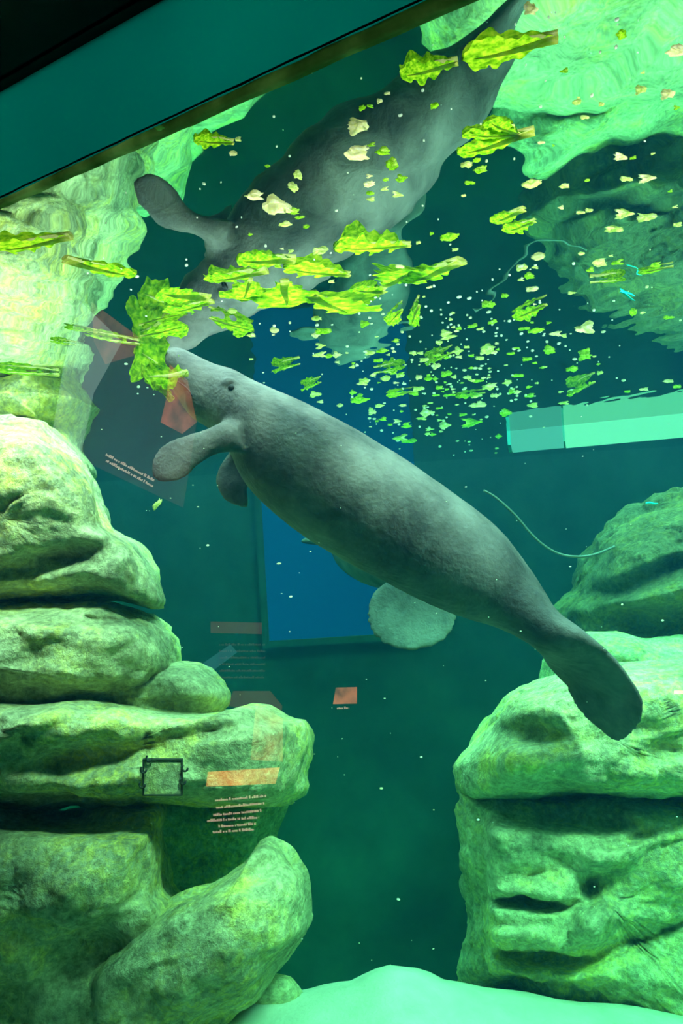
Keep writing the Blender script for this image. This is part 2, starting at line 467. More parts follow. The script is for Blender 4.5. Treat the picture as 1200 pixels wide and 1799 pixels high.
def rock(name, label, outline, d, thick, mat=ROCK, amp=0.05, seed=0, dents=(), p=2.6, q=2.0, centre=None, n=190, rings=46, tilt=(0, 0), group=None, strata=0.0, back=None):
    """boulder whose silhouette follows an outline at distance d; front and back bulge by thick.
    dents: (px, py, rx, ry, angle, depth in metres) pushes the front in (positive) or out (negative)"""
    b = resample(outline, n)
    c = Vector(centre) if centre else sum(b, Vector((0, 0))) / n
    vs, fs = [], []

    def place(pt, sgn, s):
        dep = (thick if sgn < 0 or back is None else back) * max(0.0, 1 - s ** (p if sgn < 0 or back is None else 5.0)) ** (1 / q)
        dd = d + tilt[0] * (pt.x - c.x) / 1000 + tilt[1] * (pt.y - c.y) / 1000
        push = 0.0
        if sgn < 0:
            for (ex, ey, rx, ry, an, dp) in dents:
                ca, sa = math.cos(math.radians(an)), math.sin(math.radians(an))
                ux, uy = pt.x - ex, pt.y - ey
                a_, b_ = (ux * ca + uy * sa) / rx, (-ux * sa + uy * ca) / ry
                e = a_ * a_ + b_ * b_
                if e < 6: push += dp * .8 * math.exp(-e ** 1.5)
            push = min(push, dep * 0.9) if push > 0 else push
        w = P(pt.x, pt.y, dd + sgn * dep + push)
        sv = Vector((seed * 7.3, seed * 3.1, seed * 5.7))
        k = amp * nfrac(w + sv, 1.6, 3) + amp * 0.45 * (abs(nfrac(w + sv, 4.0, 3)) - 0.3) + amp * 0.22 * nfrac(w + sv, 11, 4) - amp * 0.5 * max(0, 0.12 - abs(nfrac(w + sv * 2, 2.3, 3))) / 0.12 * 0.5
        if strata:
            k += strata * math.sin(w.z * 22 + 3 * nfrac(w + sv, 1.2, 2)) * 0.5
        outw = (RT * (pt.x - c.x) - UP * (pt.y - c.y))
        if outw.length > 1e-6: outw.normalize()
        dirv = (outw * (s ** 2) * 0.35 + FWD * sgn * (1 - s ** 6)).normalized() if s < 0.999 else outw * 0.35
        return w + dirv * k

    for sgn in (-1, 1):
        for r in range(rings if sgn < 0 else 16):
            R_ = rings if sgn < 0 else 16
            if sgn > 0 and r == 0: continue
            s = math.cos(r / (R_ - 0.0) * math.pi / 2) if r < R_ else 0
            s = s ** 0.8
            for pt in b:
                vs.append(place(c + (pt - c) * s, sgn, s))
        vs.append(place(c.copy(), sgn, 0.0))
    # front block: rings*n + centre ; back block: 15*n + centre
    fc = rings * n
    for r in range(rings - 1):
        for i in range(n):
            j = (i + 1) % n
            fs.append((r * n + i, r * n + j, (r + 1) * n + j, (r + 1) * n + i))
    for i in range(n):
        fs.append(((rings - 1) * n + i, (rings - 1) * n + (i + 1) % n, fc))
    off = fc + 1
    for i in range(n):
        j = (i + 1) % n
        fs.append((j, i, off + i, off + j))
        for r in range(14):
            fs.append((off + r * n + j, off + r * n + i, off + (r + 1) * n + i, off + (r + 1) * n + j))
        fs.append((off + 14 * n + j, off + 14 * n + i, off + 15 * n))
    bm = bmesh.new(); bm.from_mesh(mesh('tmp', vs, fs))
    o = link(name, from_bm(name, bm), mat)
    tag(o, label, 'rock', group)
    ROCKS[label] = o
    return o


rock('boulder', 'tall pale boulder at the left edge, reaching up to the water surface',
     [(-300, 380), (200, 400), (205, 600), (190, 690), (165, 730), (147, 790), (160, 850), (-300, 860)], 5.0, 0.85, ROCK2, 0.07, 1,
     dents=[(60, 745, 90, 16, 5, 0.1)], p=3)
rock('boulder', 'big pale rounded boulder with yellowish streaks, above the dark curved crack on the left',
     [(-300, 735), (40, 738), (110, 772), (152, 812), (180, 860), (194, 925), (240, 955), (268, 1000), (282, 1060), (262, 1066), (200, 1052), (100, 1058), (-300, 1066)],
     4.1, 0.75, ROCK, 0.07, 2, dents=[(90, 985, 90, 22, -10, 0.16), (200, 950, 14, 60, 20, 0.08), (60, 880, 100, 20, 12, -0.04), (20, 1010, 70, 14, 0, 0.06)], p=6, centre=(0, 910), back=1.5)
rock('boulder', 'rounded mossy boulder directly below the dark curved crack on the left',
     [(-300, 1064), (0, 1068), (100, 1064), (200, 1058), (285, 1092), (314, 1128), (318, 1180), (290, 1220), (200, 1248), (-300, 1262)],
     4.0, 0.75, ROCK, 0.08, 3, dents=[(110, 1085, 110, 14, 3, 0.09), (40, 1215, 160, 26, 5, 0.18), (60, 1150, 60, 20, -20, 0.05)], p=5.5, back=1.5)
rock('boulder', 'small wedge boulder poking out right below the mossy boulder',
     [(120, 1190), (220, 1180), (300, 1165), (350, 1168), (385, 1190), (404, 1216), (400, 1240), (350, 1275), (200, 1290)],
     3.95, 0.45, ROCK2, 0.05, 4, dents=[(320, 1240, 60, 14, 0, 0.08)], p=4, back=2.4)
rock('rock_ledge', 'long flat-bottomed rock ledge on the left carrying a square hatch',
     [(-300, 1222), (200, 1232), (300, 1246), (400, 1250), (440, 1236), (474, 1240), (500, 1262), (528, 1266), (540, 1290), (539, 1375), (525, 1395), (480, 1412), (300, 1413), (-300, 1417)],
     3.9, 0.75, ROCK, 0.07, 5, dents=[(160, 1330, 120, 34, -8, 0.15), (500, 1340, 8, 70, 0, 0.07), (380, 1290, 70, 14, -8, 0.05), (60, 1270, 120, 14, -22, -0.07), (420, 1310, 60, 40, 0, -0.05)], p=6, centre=(150, 1330), back=2.6)
rock('boulder', 'huge broad boulder filling the lower left corner below the ledge',
     [(-300, 1421), (120, 1420), (282, 1415), (281, 1470), (284, 1510), (291, 1560), (318, 1585), (345, 1640), (330, 1800), (250, 2000), (-300, 2000)],
     3.7, 0.6, ROCK2, 0.08, 6, dents=[(100, 1445, 180, 22, 2, 0.22), (270, 1520, 16, 40, -10, -0.06), (140, 1560, 80, 70, 0, -0.08), (150, 1690, 90, 50, -30, 0.12), (20, 1770, 40, 50, 0, 0.12)], p=5, centre=(120, 1640))
rock('boulder', 'sloping speckled boulder rising like an arm right of the big lower left boulder',
     [(60, 2000), (120, 1740), (220, 1650), (300, 1588), (350, 1568), (400, 1535), (445, 1500), (456, 1476), (482, 1464), (516, 1482), (545, 1530), (550, 1618), (524, 1655), (445, 1745), (350, 1806), (250, 1900), (180, 2000)],
     3.45, 0.5, ROCK, 0.06, 7, dents=[(440, 1540, 60, 20, -30, 0.08), (330, 1640, 90, 18, -30, 0.05), (350, 1700, 120, 30, -35, -0.05)], p=3.4, centre=(320, 1720))
rock('boulder', 'shaded recessed rock under the ledge, behind the arm-like boulder',
     [(180, 1380), (500, 1385), (490, 1470), (470, 1560), (400, 1640), (200, 1640)], 4.9, 0.35, ROCK, 0.06, 8, p=3)
rock('stone', 'small rounded stone on the sand at the foot of the left rocks',
     [(408, 1784), (425, 1740), (468, 1708), (512, 1714), (536, 1746), (522, 1786), (460, 1796)], 3.55, 0.16, ROCK, 0.02, 9, n=90, rings=20)
rock('boulder', 'domed cap boulder on the right, touched by the manatee tail',
     [(803, 1345), (815, 1325), (850, 1275), (885, 1225), (940, 1198), (1000, 1175), (1100, 1160), (1450, 1150), (1450, 1432), (1200, 1418), (1000, 1412), (840, 1405), (808, 1388)],
     4.4, 0.95, ROCK, 0.07, 10, dents=[(930, 1290, 65, 22, 4, 0.14), (850, 1330, 30, 50, 30, 0.1), (1000, 1350, 150, 36, 4, -0.07), (1170, 1320, 60, 20, -20, 0.08), (1130, 1280, 40, 14, 0, 0.05)], p=4.2, centre=(1080, 1300))
rock('rock_block', 'tall square-edged rock block on the right under the domed cap',
     [(822, 1400), (1000, 1408), (1450, 1424), (1450, 2000), (1200, 1850), (1050, 1790), (900, 1756), (832, 1742), (813, 1705), (817, 1660), (824, 1600), (822, 1500)],
     4.2, 0.62, ROCK2, 0.10, 11,
     dents=[(960, 1440, 150, 22, 4, 0.18), (845, 1560, 14, 160, 0, 0.14), (930, 1585, 70, 12, 3, 0.19), (950, 1690, 90, 22, 4, 0.27),
            (1080, 1500, 60, 24, -10, -0.14), (1100, 1480, 50, 10, -20, 0.11), (1130, 1660, 120, 16, -22, 0.12), (930, 1530, 80, 22, -12, 0.09), (1060, 1620, 50, 40, 0, -0.14), (900, 1640, 60, 12, -3, -0.08), (1040, 1560, 16, 30, 0, 0.11), (1100, 1740, 100, 40, 0, -0.08)], p=7, centre=(1080, 1600))
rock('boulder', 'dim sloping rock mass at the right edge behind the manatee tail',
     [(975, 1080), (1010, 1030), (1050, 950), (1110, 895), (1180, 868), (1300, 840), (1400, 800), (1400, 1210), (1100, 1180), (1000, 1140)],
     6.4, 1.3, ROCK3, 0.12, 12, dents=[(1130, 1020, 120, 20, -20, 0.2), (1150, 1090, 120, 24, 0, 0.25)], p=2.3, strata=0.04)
rock('boulder', 'low mossy boulder between the domed cap and the dim rock mass',
     [(950, 1160), (1000, 1112), (1080, 1108), (1150, 1125), (1250, 1120), (1400, 1120), (1400, 1300), (960, 1260)],
     5.4, 0.7, ROCK, 0.08, 13, dents=[(1060, 1180, 60, 14, 0, 0.08)], p=2.6)

# sand bed
def crest(x):
    pts = [(-3, 1760), (-0.35, 1745), (-0.15, 1728), (0.1, 1697), (0.22, 1703), (0.38, 1728), (0.6, 1742), (1.0, 1760), (1.6, 1790), (3, 1800)]
    for (x0, y0), (x1, y1) in zip(pts, pts[1:]):
        if x <= x1:
            u = max(0, (x - x0) / (x1 - x0)); u = u * u * (3 - 2 * u)
            y = y0 + (y1 - y0) * u
            break
    else: y = 1800
    px = 600 + (x / 3.5) * F_PX
    return P(px, y, 3.5).z


vs, fs = [], []
nx, ny = 140, 110
for j in range(ny):
    for i in range(nx):
        x = -4.4 + 8.8 * i / (nx - 1)
        y0_ = max(g_at(x, 0).y + 0.03, 0.9)
        y = y0_ + (5.4 - y0_) * j / (ny - 1)
        z = crest(x)
        if y > 3.5: z -= 1.5 * min((y - 3.5) / 1.9, 1) ** 1.3
        if y < 3.5: z -= 0.03 * (3.5 - y)
        z += 0.02 * nfrac(Vector((x * 2, y * 2, 0)), 1, 3)
        vs.append((x, y, z))
for j in range(ny - 1):
    for i in range(nx - 1):
        a = j * nx + i
        fs.append((a, a + 1, a + nx + 1, a + nx))
tag(link('sand_bed', mesh('sand_bed', vs, fs), SAND), 'pale sand bed heaped along the foot of the rocks', 'sand', kind='stuff')


# ---------------------------------------------------------------- manatees
def loft(bm, secs, seg=44):
    """secs: list of (C, U, V) with U, V half axes; closes both ends"""
    rings = []
    for C, U, V in secs:
        rings.append([bm.verts.new(C + U * math.cos(a) + V * math.sin(a)) for a in (k * math.tau / seg for k in range(seg))])
    for i in range(len(rings) - 1):
        for k in range(seg):
            bm.faces.new((rings[i][k], rings[i][(k + 1) % seg], rings[i + 1][(k + 1) % seg], rings[i + 1][k]))
    bm.faces.new(rings[0][::-1]); bm.faces.new(rings[-1])


def ellipsoid(bm, c, ax, ay, az, seg=20):
    secs = []
    for i in range(1, seg):
        t = math.pi * i / seg
        secs.append((c - az * math.cos(t), ax * math.sin(t), ay * math.sin(t)))
    loft(bm, secs, 24)


def px_len(px, d):
    return px * d / F_PX


def body_from(bm, rows, n=64, seg=44):
    """rows: (ux, uy, lx, ly, depth, halfwidth, roll): upper and lower outline pixels, distance, half width, roll of the wide axis"""
    rs = catmull(rows, n)
    cen = [P((r[0] + r[2]) / 2, (r[1] + r[3]) / 2, r[4]) for r in rs]
    secs = []
    for i, r in enumerate(rs):
        T = (cen[min(i + 1, n - 1)] - cen[max(i - 1, 0)]).normalized()
        u = P(r[0], r[1], r[4]) - cen[i]
        h = u.length
        u = u.normalized()
        v = u.cross(T).normalized()
        if v.dot(FWD) < 0: v = -v
        w, ro = max(r[5], 0.004), math.radians(r[6])
        if abs(ro) > 0.02:
            # flat paddle: outline height is the projected width of the rolled wide axis
            th = r[7]
            U = (u * math.cos(ro) + v * math.sin(ro)) * th
            V = (-u * math.sin(ro) + v * math.cos(ro)) * w
            # blend so that the apparent half height stays h
            app = math.hypot(th * math.cos(ro), w * math.sin(ro))
            k = h / max(app, 1e-4)
            U, V = U * min(k, 1.3), V * k
        else:
            U, V = u * h, v * w
        secs.append((cen[i], U, V))
    loft(bm, secs, seg)
    return secs


MAN_LABEL = 'grey manatee with its snout at the water surface, eating lettuce'
root = empty('manatee', P(620, 860, 3.5))
tag(root, MAN_LABEL, 'manatee')
bm = bmesh.new()
D = 3.5
rows = [  # upper x,y, lower x,y, distance, half width, roll, thickness
    (291, 624, 293, 652, D - .02, .06, 0, .02),
    (294, 614, 300, 676, D - .02, .105, 0, .02),
    (308, 611, 314, 700, D - .01, .13, 0, .02),
    (328, 616, 328, 722, D, .14, 0, .02),
    (352, 627, 344, 740, D, .135, 0, .02),
    (378, 640, 362, 750, D, .13, 0, .02),
    (412, 650, 386, 768, D, .19, 0, .02),
    (450, 670, 405, 795, D, .23, 0, .02),
    (500, 692, 424, 838, D + .01, .27, 0, .02),
    (560, 720, 458, 880, D + .02, .31, 0, .02),
    (630, 758, 525, 936, D + .03, .34, 0, .02),
    (700, 800, 600, 982, D + .03, .35, 0, .02),
    (770, 848, 675, 1022, D + .02, .34, 0, .02),
    (832, 892, 750, 1060, D, .31, 0, .02),
    (882, 935, 815, 1085, D - .03, .27, 0, .02),
    (918, 980, 865, 1100, D - .06, .22, 0, .02),
    (945, 1020, 900, 1115, D - .1, .17, 0, .02),
    (966, 1052, 925, 1130, D - .13, .135, 0, .02),
]
rows = [r for r in rows]
body_from(bm, rows, 70)
# tail: peduncle flowing into the rolled paddle
tail = [
    (930, 1000, 880, 1105, D - .08, .17, 1.5, .14),
    (962, 1048, 920, 1126, D - .13, .16, 6, .105),
    (985, 1078, 945, 1146, D - .16, .17, 12, .085),
    (1015, 1104, 966, 1168, D - .18, .18, 20, .055),
    (1048, 1134, 986, 1190, D - .19, .19, 28, .036),
    (1076, 1166, 1002, 1208, D - .2, .20, 32, .026),
    (1100, 1200, 1016, 1226, D - .2, .20, 32, .020),
    (1107, 1234, 1028, 1252, D - .2, .18, 32, .016),
    (1105, 1262, 1044, 1274, D - .2, .14, 32, .013),
    (1098, 1284, 1060, 1290, D - .2, .09, 32, .010),
    (1088, 1302, 1076, 1303, D - .2, .03, 32, .008),
]
body_from(bm, tail, 46)
# muzzle pads and jaw
ellipsoid(bm, P(312, 636, D - .02), RT * .048, UP * .052, FWD * .10)
ellipsoid(bm, P(330, 668, D - .03), RT * .055, UP * .075, FWD * .115)
ellipsoid(bm, P(345, 705, D), RT * .04, UP * .06, FWD * .10)
ellipsoid(bm, P(402, 672, D - .17), RT * .03, UP * .025, FWD * .03)          # brow over the eye
# shoulder
ellipsoid(bm, P(402, 762, D - .20), RT * .062, UP * .06, FWD * .09)
ellipsoid(bm, P(428, 790, D + .2), RT * .06, UP * .06, FWD * .09)


def flipper(bm, pts, n=26):
    """pts: (px, py, dist, half width px, half thickness m, width direction angle deg in the picture plane)"""
    ps = catmull(pts, n)
    secs = []
    for (x, y, dd, hw, th, an) in ps:
        a = math.radians(an)
        u = (RT * math.cos(a) + UP * math.sin(a)) * px_len(max(hw, 1), dd)
        secs.append((P(x, y, dd), u, FWD * max(th, .004)))
    loft(bm, secs, 30)


flipper(bm, [(425, 768, D - .20, 30, .07, 100), (398, 768, D - .25, 27, .06, 103), (368, 777, D - .29, 24, .045, 110), (338, 790, D - .33, 29, .035, 116),
             (312, 806, D - .37, 35, .028, 124), (293, 821, D - .4, 32, .022, 130), (279, 835, D - .42, 20, .015, 135), (273, 842, D - .43, 8, .008, 135)])
flipper(bm, [(440, 780, D + .18, 24, .06, -35), (420, 806, D + .2, 20, .045, -32), (408, 830, D + .16, 25, .035, -15), (407, 850, D + .12, 27, .03, 5),
             (416, 870, D + .1, 22, .022, 28), (428, 882, D + .09, 13, .014, 40), (435, 891, D + .09, 4, .008, 45)])
me = from_bm('manatee_body', bm)
inv = Matrix.Translation(-root.location)
me.transform(inv)
body = link('body', me, SKIN, root)


def remesh(o, vox, smooth=6, disp=True):
    m1 = o.modifiers.new('weld', 'REMESH'); m1.mode = 'VOXEL'; m1.voxel_size = vox; m1.use_smooth_shade = True
    m2 = o.modifiers.new('soften', 'SMOOTH'); m2.factor = 0.5; m2.iterations = smooth
    if disp:
        tx = bpy.data.textures.new('skin_folds', 'CLOUDS'); tx.noise_scale = 0.12; tx.noise_depth = 3
        m3 = o.modifiers.new('folds', 'DISPLACE'); m3.texture = tx; m3.strength = 0.007; m3.mid_level = 0.5


remesh(body, 0.011, 7)


def small_ball(name, c, r, mat, parent, sq=1.0):
    bm_ = bmesh.new()
    bmesh.ops.create_uvsphere(bm_, u_segments=16, v_segments=10, radius=r)
    me_ = from_bm(name, bm_)
    me_.transform(Matrix.Scale(sq, 4, (0, 0, 1)))
    o_ = link(name, me_, mat, parent)
    o_.location = c - parent.location
    return o_


DARKSKIN = principled('dark_eye', (0.02, 0.02, 0.02), 0.6, 0.2)
small_ball('eye', P(406, 681, D - .192), .014, DARKSKIN, root)
bmm = bmesh.new()
tube_bm(bmm, [P(x, y, D - .02 - q) - root.location for x, y, q in catmull([(296, 664, .105), (306, 668, .115), (318, 674, .115), (330, 684, .12), (338, 696, .125)], 16)], .0035, 8)
link('mouth', from_bm('mouth', bmm), DARKSKIN, root)
small_ball('nostril', P(309, 616, D - .04), .010, DARKSKIN, root)

# second manatee, behind: only its round tail shows under the first one
D2 = 5.0
root2 = empty('manatee', P(700, 960, D2 + 0.8))
tag(root2, 'second manatee behind the first, only its round tail paddle showing below the belly', 'manatee')
bm = bmesh.new()
c = P(724, 1076, D2)
# paddle: a disc tilted towards the window
secs = []
ax_w = (RT * 1.0 + UP * 0.05).normalized()
ax_l = (UP * -0.93 - FWD * 0.36).normalized()
ax_n = ax_w.cross(ax_l).normalized()
for i in range(25):
    s = -1 + 2 * i / 24
    w = math.sqrt(max(0, 1 - abs(s) ** 2.3)) * .30 + (0.0 if s > -0.2 else 0.0)
    if s < -0.4: w = max(w, 0.15)
    secs.append((c + ax_l * s * .25, ax_w * max(w, .01), ax_n * (.02 + .03 * max(0, -s))))
loft(bm, secs)
# trunk running up and away behind the first manatee
up = c - ax_l * .22
path = [(0, .14, .07), (.25, .17, .13), (.55, .26, .22), (.95, .34, .29), (1.35, .35, .30), (1.75, .27, .25), (2.0, .18, .18), (2.2, .14, .14), (2.3, .06, .06)]
tdir = (Vector((-0.14, 0.97, 0.12))).normalized()
v_ = tdir.cross(ax_w).normalized()
loft(bm, [(up + tdir * s + Vector((0, 0, 0.08 * math.sin(s * 1.4))), ax_w * a, v_ * b) for s, a, b in catmull(path, 36)])
ellipsoid(bm, up + tdir * 1.6 + ax_w * .38 - v_ * .1, ax_w * .2, tdir * .09, v_ * .04)
ellipsoid(bm, up + tdir * 1.6 - ax_w * .38 - v_ * .1, ax_w * .2, tdir * .09, v_ * .04)
me = from_bm('manatee_body', bm); me.transform(Matrix.Translation(-root2.location))
b2 = link('body', me, SKIN, root2)
remesh(b2, 0.016, 6)

# ---------------------------------------------------------------- box light at the surface, far right
gl0, gl1 = on_z(893, 760), on_z(1330, 716)
ax = (gl1 - gl0).normalized(); L_ = (gl1 - gl0).length
side = Vector((-ax.y, ax.x, 0)).normalized()
H = 0.19
root = empty('light_fixture', gl0 + ax * L_ / 2 + Vector((0, 0, -H / 2)))
tag(root, 'long pale glowing box light lying at the water surface on the right', 'light')


def boxpart(name, a, b, hw, z0, z1, mat, parent, cham=0.03):
    """chamfered bar from a to b along ax (distances), half width hw"""
    prof = [(-hw, z1), (hw, z1), (hw, z0 + cham), (hw - cham, z0), (-hw + cham, z0), (-hw, z0 + cham)]
    vs_, fs_ = [], []
    for s in (a, b):
        for (w, z) in prof:
            p_ = gl0 + ax * s + side * w; vs_.append(Vector((p_.x, p_.y, WATER_Z + z)) - parent.location)
    n_ = 6
    fs_ = [tuple(range(n_)), tuple(range(n_, 2 * n_))[::-1]] + [(i, i + n_, (i + 1) % n_ + n_, (i + 1) % n_) for i in range(n_)]
    b_ = bmesh.new(); b_.from_mesh(mesh('t', vs_, fs_))
    return link(name, from_bm(name, b_), mat, parent, smooth=False)


boxpart('diffuser', 0.5, L_, .12, -H, 0.02, emit_material('tube_light', (0.75, 1.0, 0.85), 1.35), root, .05)
boxpart('end_cap', 0.03, 0.495, .115, -H + .004, 0.02, emit_material('dim_tube_light', (0.55, 0.85, 0.95), 0.85), root, .05)
boxpart('housing_rim', 0.0, 0.03, .12, -H, 0.02, principled('cyan_plastic', (0.1, 0.6, 0.7), 0.4), root, .06)
boxpart('seam_band', 0.495, 0.51, .124, -H - .004, 0.02, principled('teal_plastic', (0.15, 0.5, 0.5), 0.4), root, .05)

# thin cord hanging in the water behind the tail
bm = bmesh.new()
pts = catmull([(850, 862), (872, 875), (905, 905), (940, 945), (975, 970), (1010, 978), (1045, 974), (1080, 960)], 50)
tube_bm(bm, [P(x, y, 5.3 + 0.002 * i) for i, (x, y) in enumerate(pts)], 0.009, 8)
tag(link('cord', from_bm('cord', bm), CORD), 'thin pale cord curving through the dark water behind the manatee', 'cord')

# square hatch set in the ledge rock
lo = ROCKS['long flat-bottomed rock ledge on the left carrying a square hatch']
bvh = BVHTree.FromPolygons([v.co for v in lo.data.vertices], [p.vertices[:] for p in lo.data.polygons])


def rock_hit(px, py):
    v = (P(px, py, 1) - EYE).normalized()
    h = bvh.ray_cast(EYE, v)
    return h[0]


hc = rock_hit(285, 1365)
hd = min((rock_hit(x, y) - EYE).dot(FWD) for x in range(252, 322, 6) for y in range(1334, 1398, 6)) - 0.004
root = empty('access_hatch', P(286, 1365, hd))
tag(root, 'square access hatch with small clasps in the left rock ledge', 'hatch')
k = hd / F_PX
bm = bmesh.new(); obox(bm, P(286, 1365, hd) - root.location, RT * 32 * k, UP * 30 * k, FWD * .006)
HM = principled('hatch_cover', (0.38, 0.42, 0.32), .9, .1, [(0.3, (0.28, 0.33, 0.25)), (0.7, (0.5, 0.52, 0.38))], 18, .4, 60)
cv = link('cover', from_bm('cover', bm), ROCK, root, smooth=False)
bm = bmesh.new()
for (cx, cy, wx, wy) in ((286, 1334, 35, 1.0), (286, 1396, 35, 1.0), (252, 1365, 1.0, 31), (320, 1365, 1.0, 31)):
    obox(bm, P(cx, cy, hd - .004) - root.location, RT * wx * k, UP * wy * k * 1.0, FWD * .008)
DG = principled('dark_gap', (0.03, 0.04, 0.03), .8, .1)
link('frame', from_bm('frame', bm), DG, root, smooth=False)
for (cx, cy) in ((325, 1349), (321, 1372), (252, 1352), (250, 1378), (262, 1332)):
    bm = bmesh.new()
    pt = [P(cx + 5 * math.cos(a), cy + 6 * math.sin(a), hd - .02) - root.location for a in [i * .5 for i in range(9)]]
    tube_bm(bm, pt, .0045, 6)
    link('clasp', from_bm('clasp', bm), DG, root)

# ---------------------------------------------------------------- lettuce
def leaf_mesh(seed, L=1.0, W=0.5, lobes=5, ruff=.05, ragged=.16, curl=.10):
    """blade in unit length, stem end at x=0, tip at x=1, lying in the xy plane with ruffled edge"""
    rnd = random.Random(seed)
    ph = [rnd.uniform(0, 6.28) for _ in range(6)]
    nx_, ny_ = 40, 24
    grid, vs_, fs_ = [], [], []
    for i in range(nx_ + 1):
        x = i / nx_
        w = W * (0.16 + 0.84 * min(1, (x / 0.62)) ** 1.1) * math.sqrt(max(0, 1 - max(0, (x - .5) / .5) ** 2.6)) * .5
        for j in range(ny_ + 1):
            s = -1 + 2 * j / ny_
            e = 1 + ragged * .45 * math.sin(x * 19 + ph[0] + s * 2 + 2 * math.sin(x * 7 + ph[1])) * abs(s) + ragged * .4 * math.sin(x * 43 + ph[1] * (1 if s > 0 else 2) + 3 * math.sin(x * 5)) * abs(s) + ragged * .8 * math.sin(x * lobes * 2.4 + ph[2])
            y = s * w * e
            z = ruff * math.sin(x * 24 + ph[3] + s * 2.2) * abs(s) ** 1.6 + ruff * .5 * math.sin(x * 47 + ph[4]) * abs(s) ** 2 - curl * s * s * .5 + curl * .6 * math.sin(x * 3.1)
            z += .012 * math.cos(s * 18 + x * 6)
            vs_.append((x + .03 * ragged * math.sin(s * 40 + ph[5]) * x, y, -z))
    for i in range(nx_):
        for j in range(ny_):
            a = i * (ny_ + 1) + j
            fs_.append((a, a + 1, a + ny_ + 2, a + ny_ + 1))
    return mesh('blade', vs_, fs_)


def rib_mesh(W=.5, curl=.10, fat=.045):
    bm_ = bmesh.new()
    pts_, rs = [], []
    for i in range(17):
        x = -.05 + i / 16 * .92
        pts_.append(Vector((x, .01 * math.sin(x * 7), -(curl * .6 * math.sin(max(x, 0) * 3.1)) - .012)))
        rs.append(fat * (1 - (i / 16)) ** .8 + .006)
    tube_bm(bm_, pts_, rs, 8)
    for f in bm_.verts: f.co.z = f.co.z
    return from_bm('midrib', bm_)


LEAFM = [leaf_mesh(1, W=.62), leaf_mesh(2, W=.5, lobes=8, ragged=.22), leaf_mesh(3, W=.8, ruff=.08, ragged=.2), leaf_mesh(4, W=.42, ragged=.1), leaf_mesh(5, W=.95, ruff=.09, ragged=.26)]
for i, me_ in enumerate(LEAFM): me_.materials.append(GREEN1 if i % 2 == 0 else GREEN2)
RIBM = rib_mesh(); RIBM.materials.append(RIB)
RIBFAT = rib_mesh(fat=.075); RIBFAT.materials.append(RIB)


def put_leaf(x0, y0, x1, y1, var, label, h_px, fat=False, tip_dz=None):
    mid = on_z((x0 + x1) / 2, (y0 + y1) / 2) - EYE
    Dm = mid.dot(FWD); el = math.asin(mid.z / mid.length)
    H = h_px * Dm / F_PX
    if el > math.radians(17):
        roll = random.uniform(-8, 8); W = H / math.sin(el) * .8; dz = .004
    else:
        roll = random.choice((-1, 1)) * random.uniform(35, 48); rr_ = math.radians(abs(roll))
        W = H / (math.cos(rr_) * math.sin(el) + 1.7 * math.sin(rr_)); dz = .42 * W * math.sin(rr_)
    a, b = on_z(x0, y0, WATER_Z - dz), on_z(x1, y1, WATER_Z - dz)
    if tip_dz is not None:
        dd = (a - EYE).dot(FWD)
        b = P(x1, y1, dd)
    X = (b - a); Ls = X.length; X.normalize()
    Z = Vector((0, 0, 1)); Y = Z.cross(X).normalized(); Z = X.cross(Y)
    M = Matrix((X, Y, Z)).transposed()
    M = (M @ Matrix.Rotation(math.radians(roll), 3, 'X')).to_4x4()
    M.translation = a
    M = M @ Matrix.Diagonal((Ls, W / (.62, .5, .8, .42, .95)[var], Ls * .35, 1))
    o = link('lettuce_leaf', LEAFM[var])
    o.matrix_world = M
    tag(o, label, 'lettuce', 'loose lettuce leaves at the surface')
    r_ = bpy.data.objects.new('midrib', RIBFAT if fat else RIBM)
    COL.objects.link(r_); r_.parent = o
    RIBM.polygons.foreach_set('use_smooth', [True] * len(RIBM.polygons))
    return o


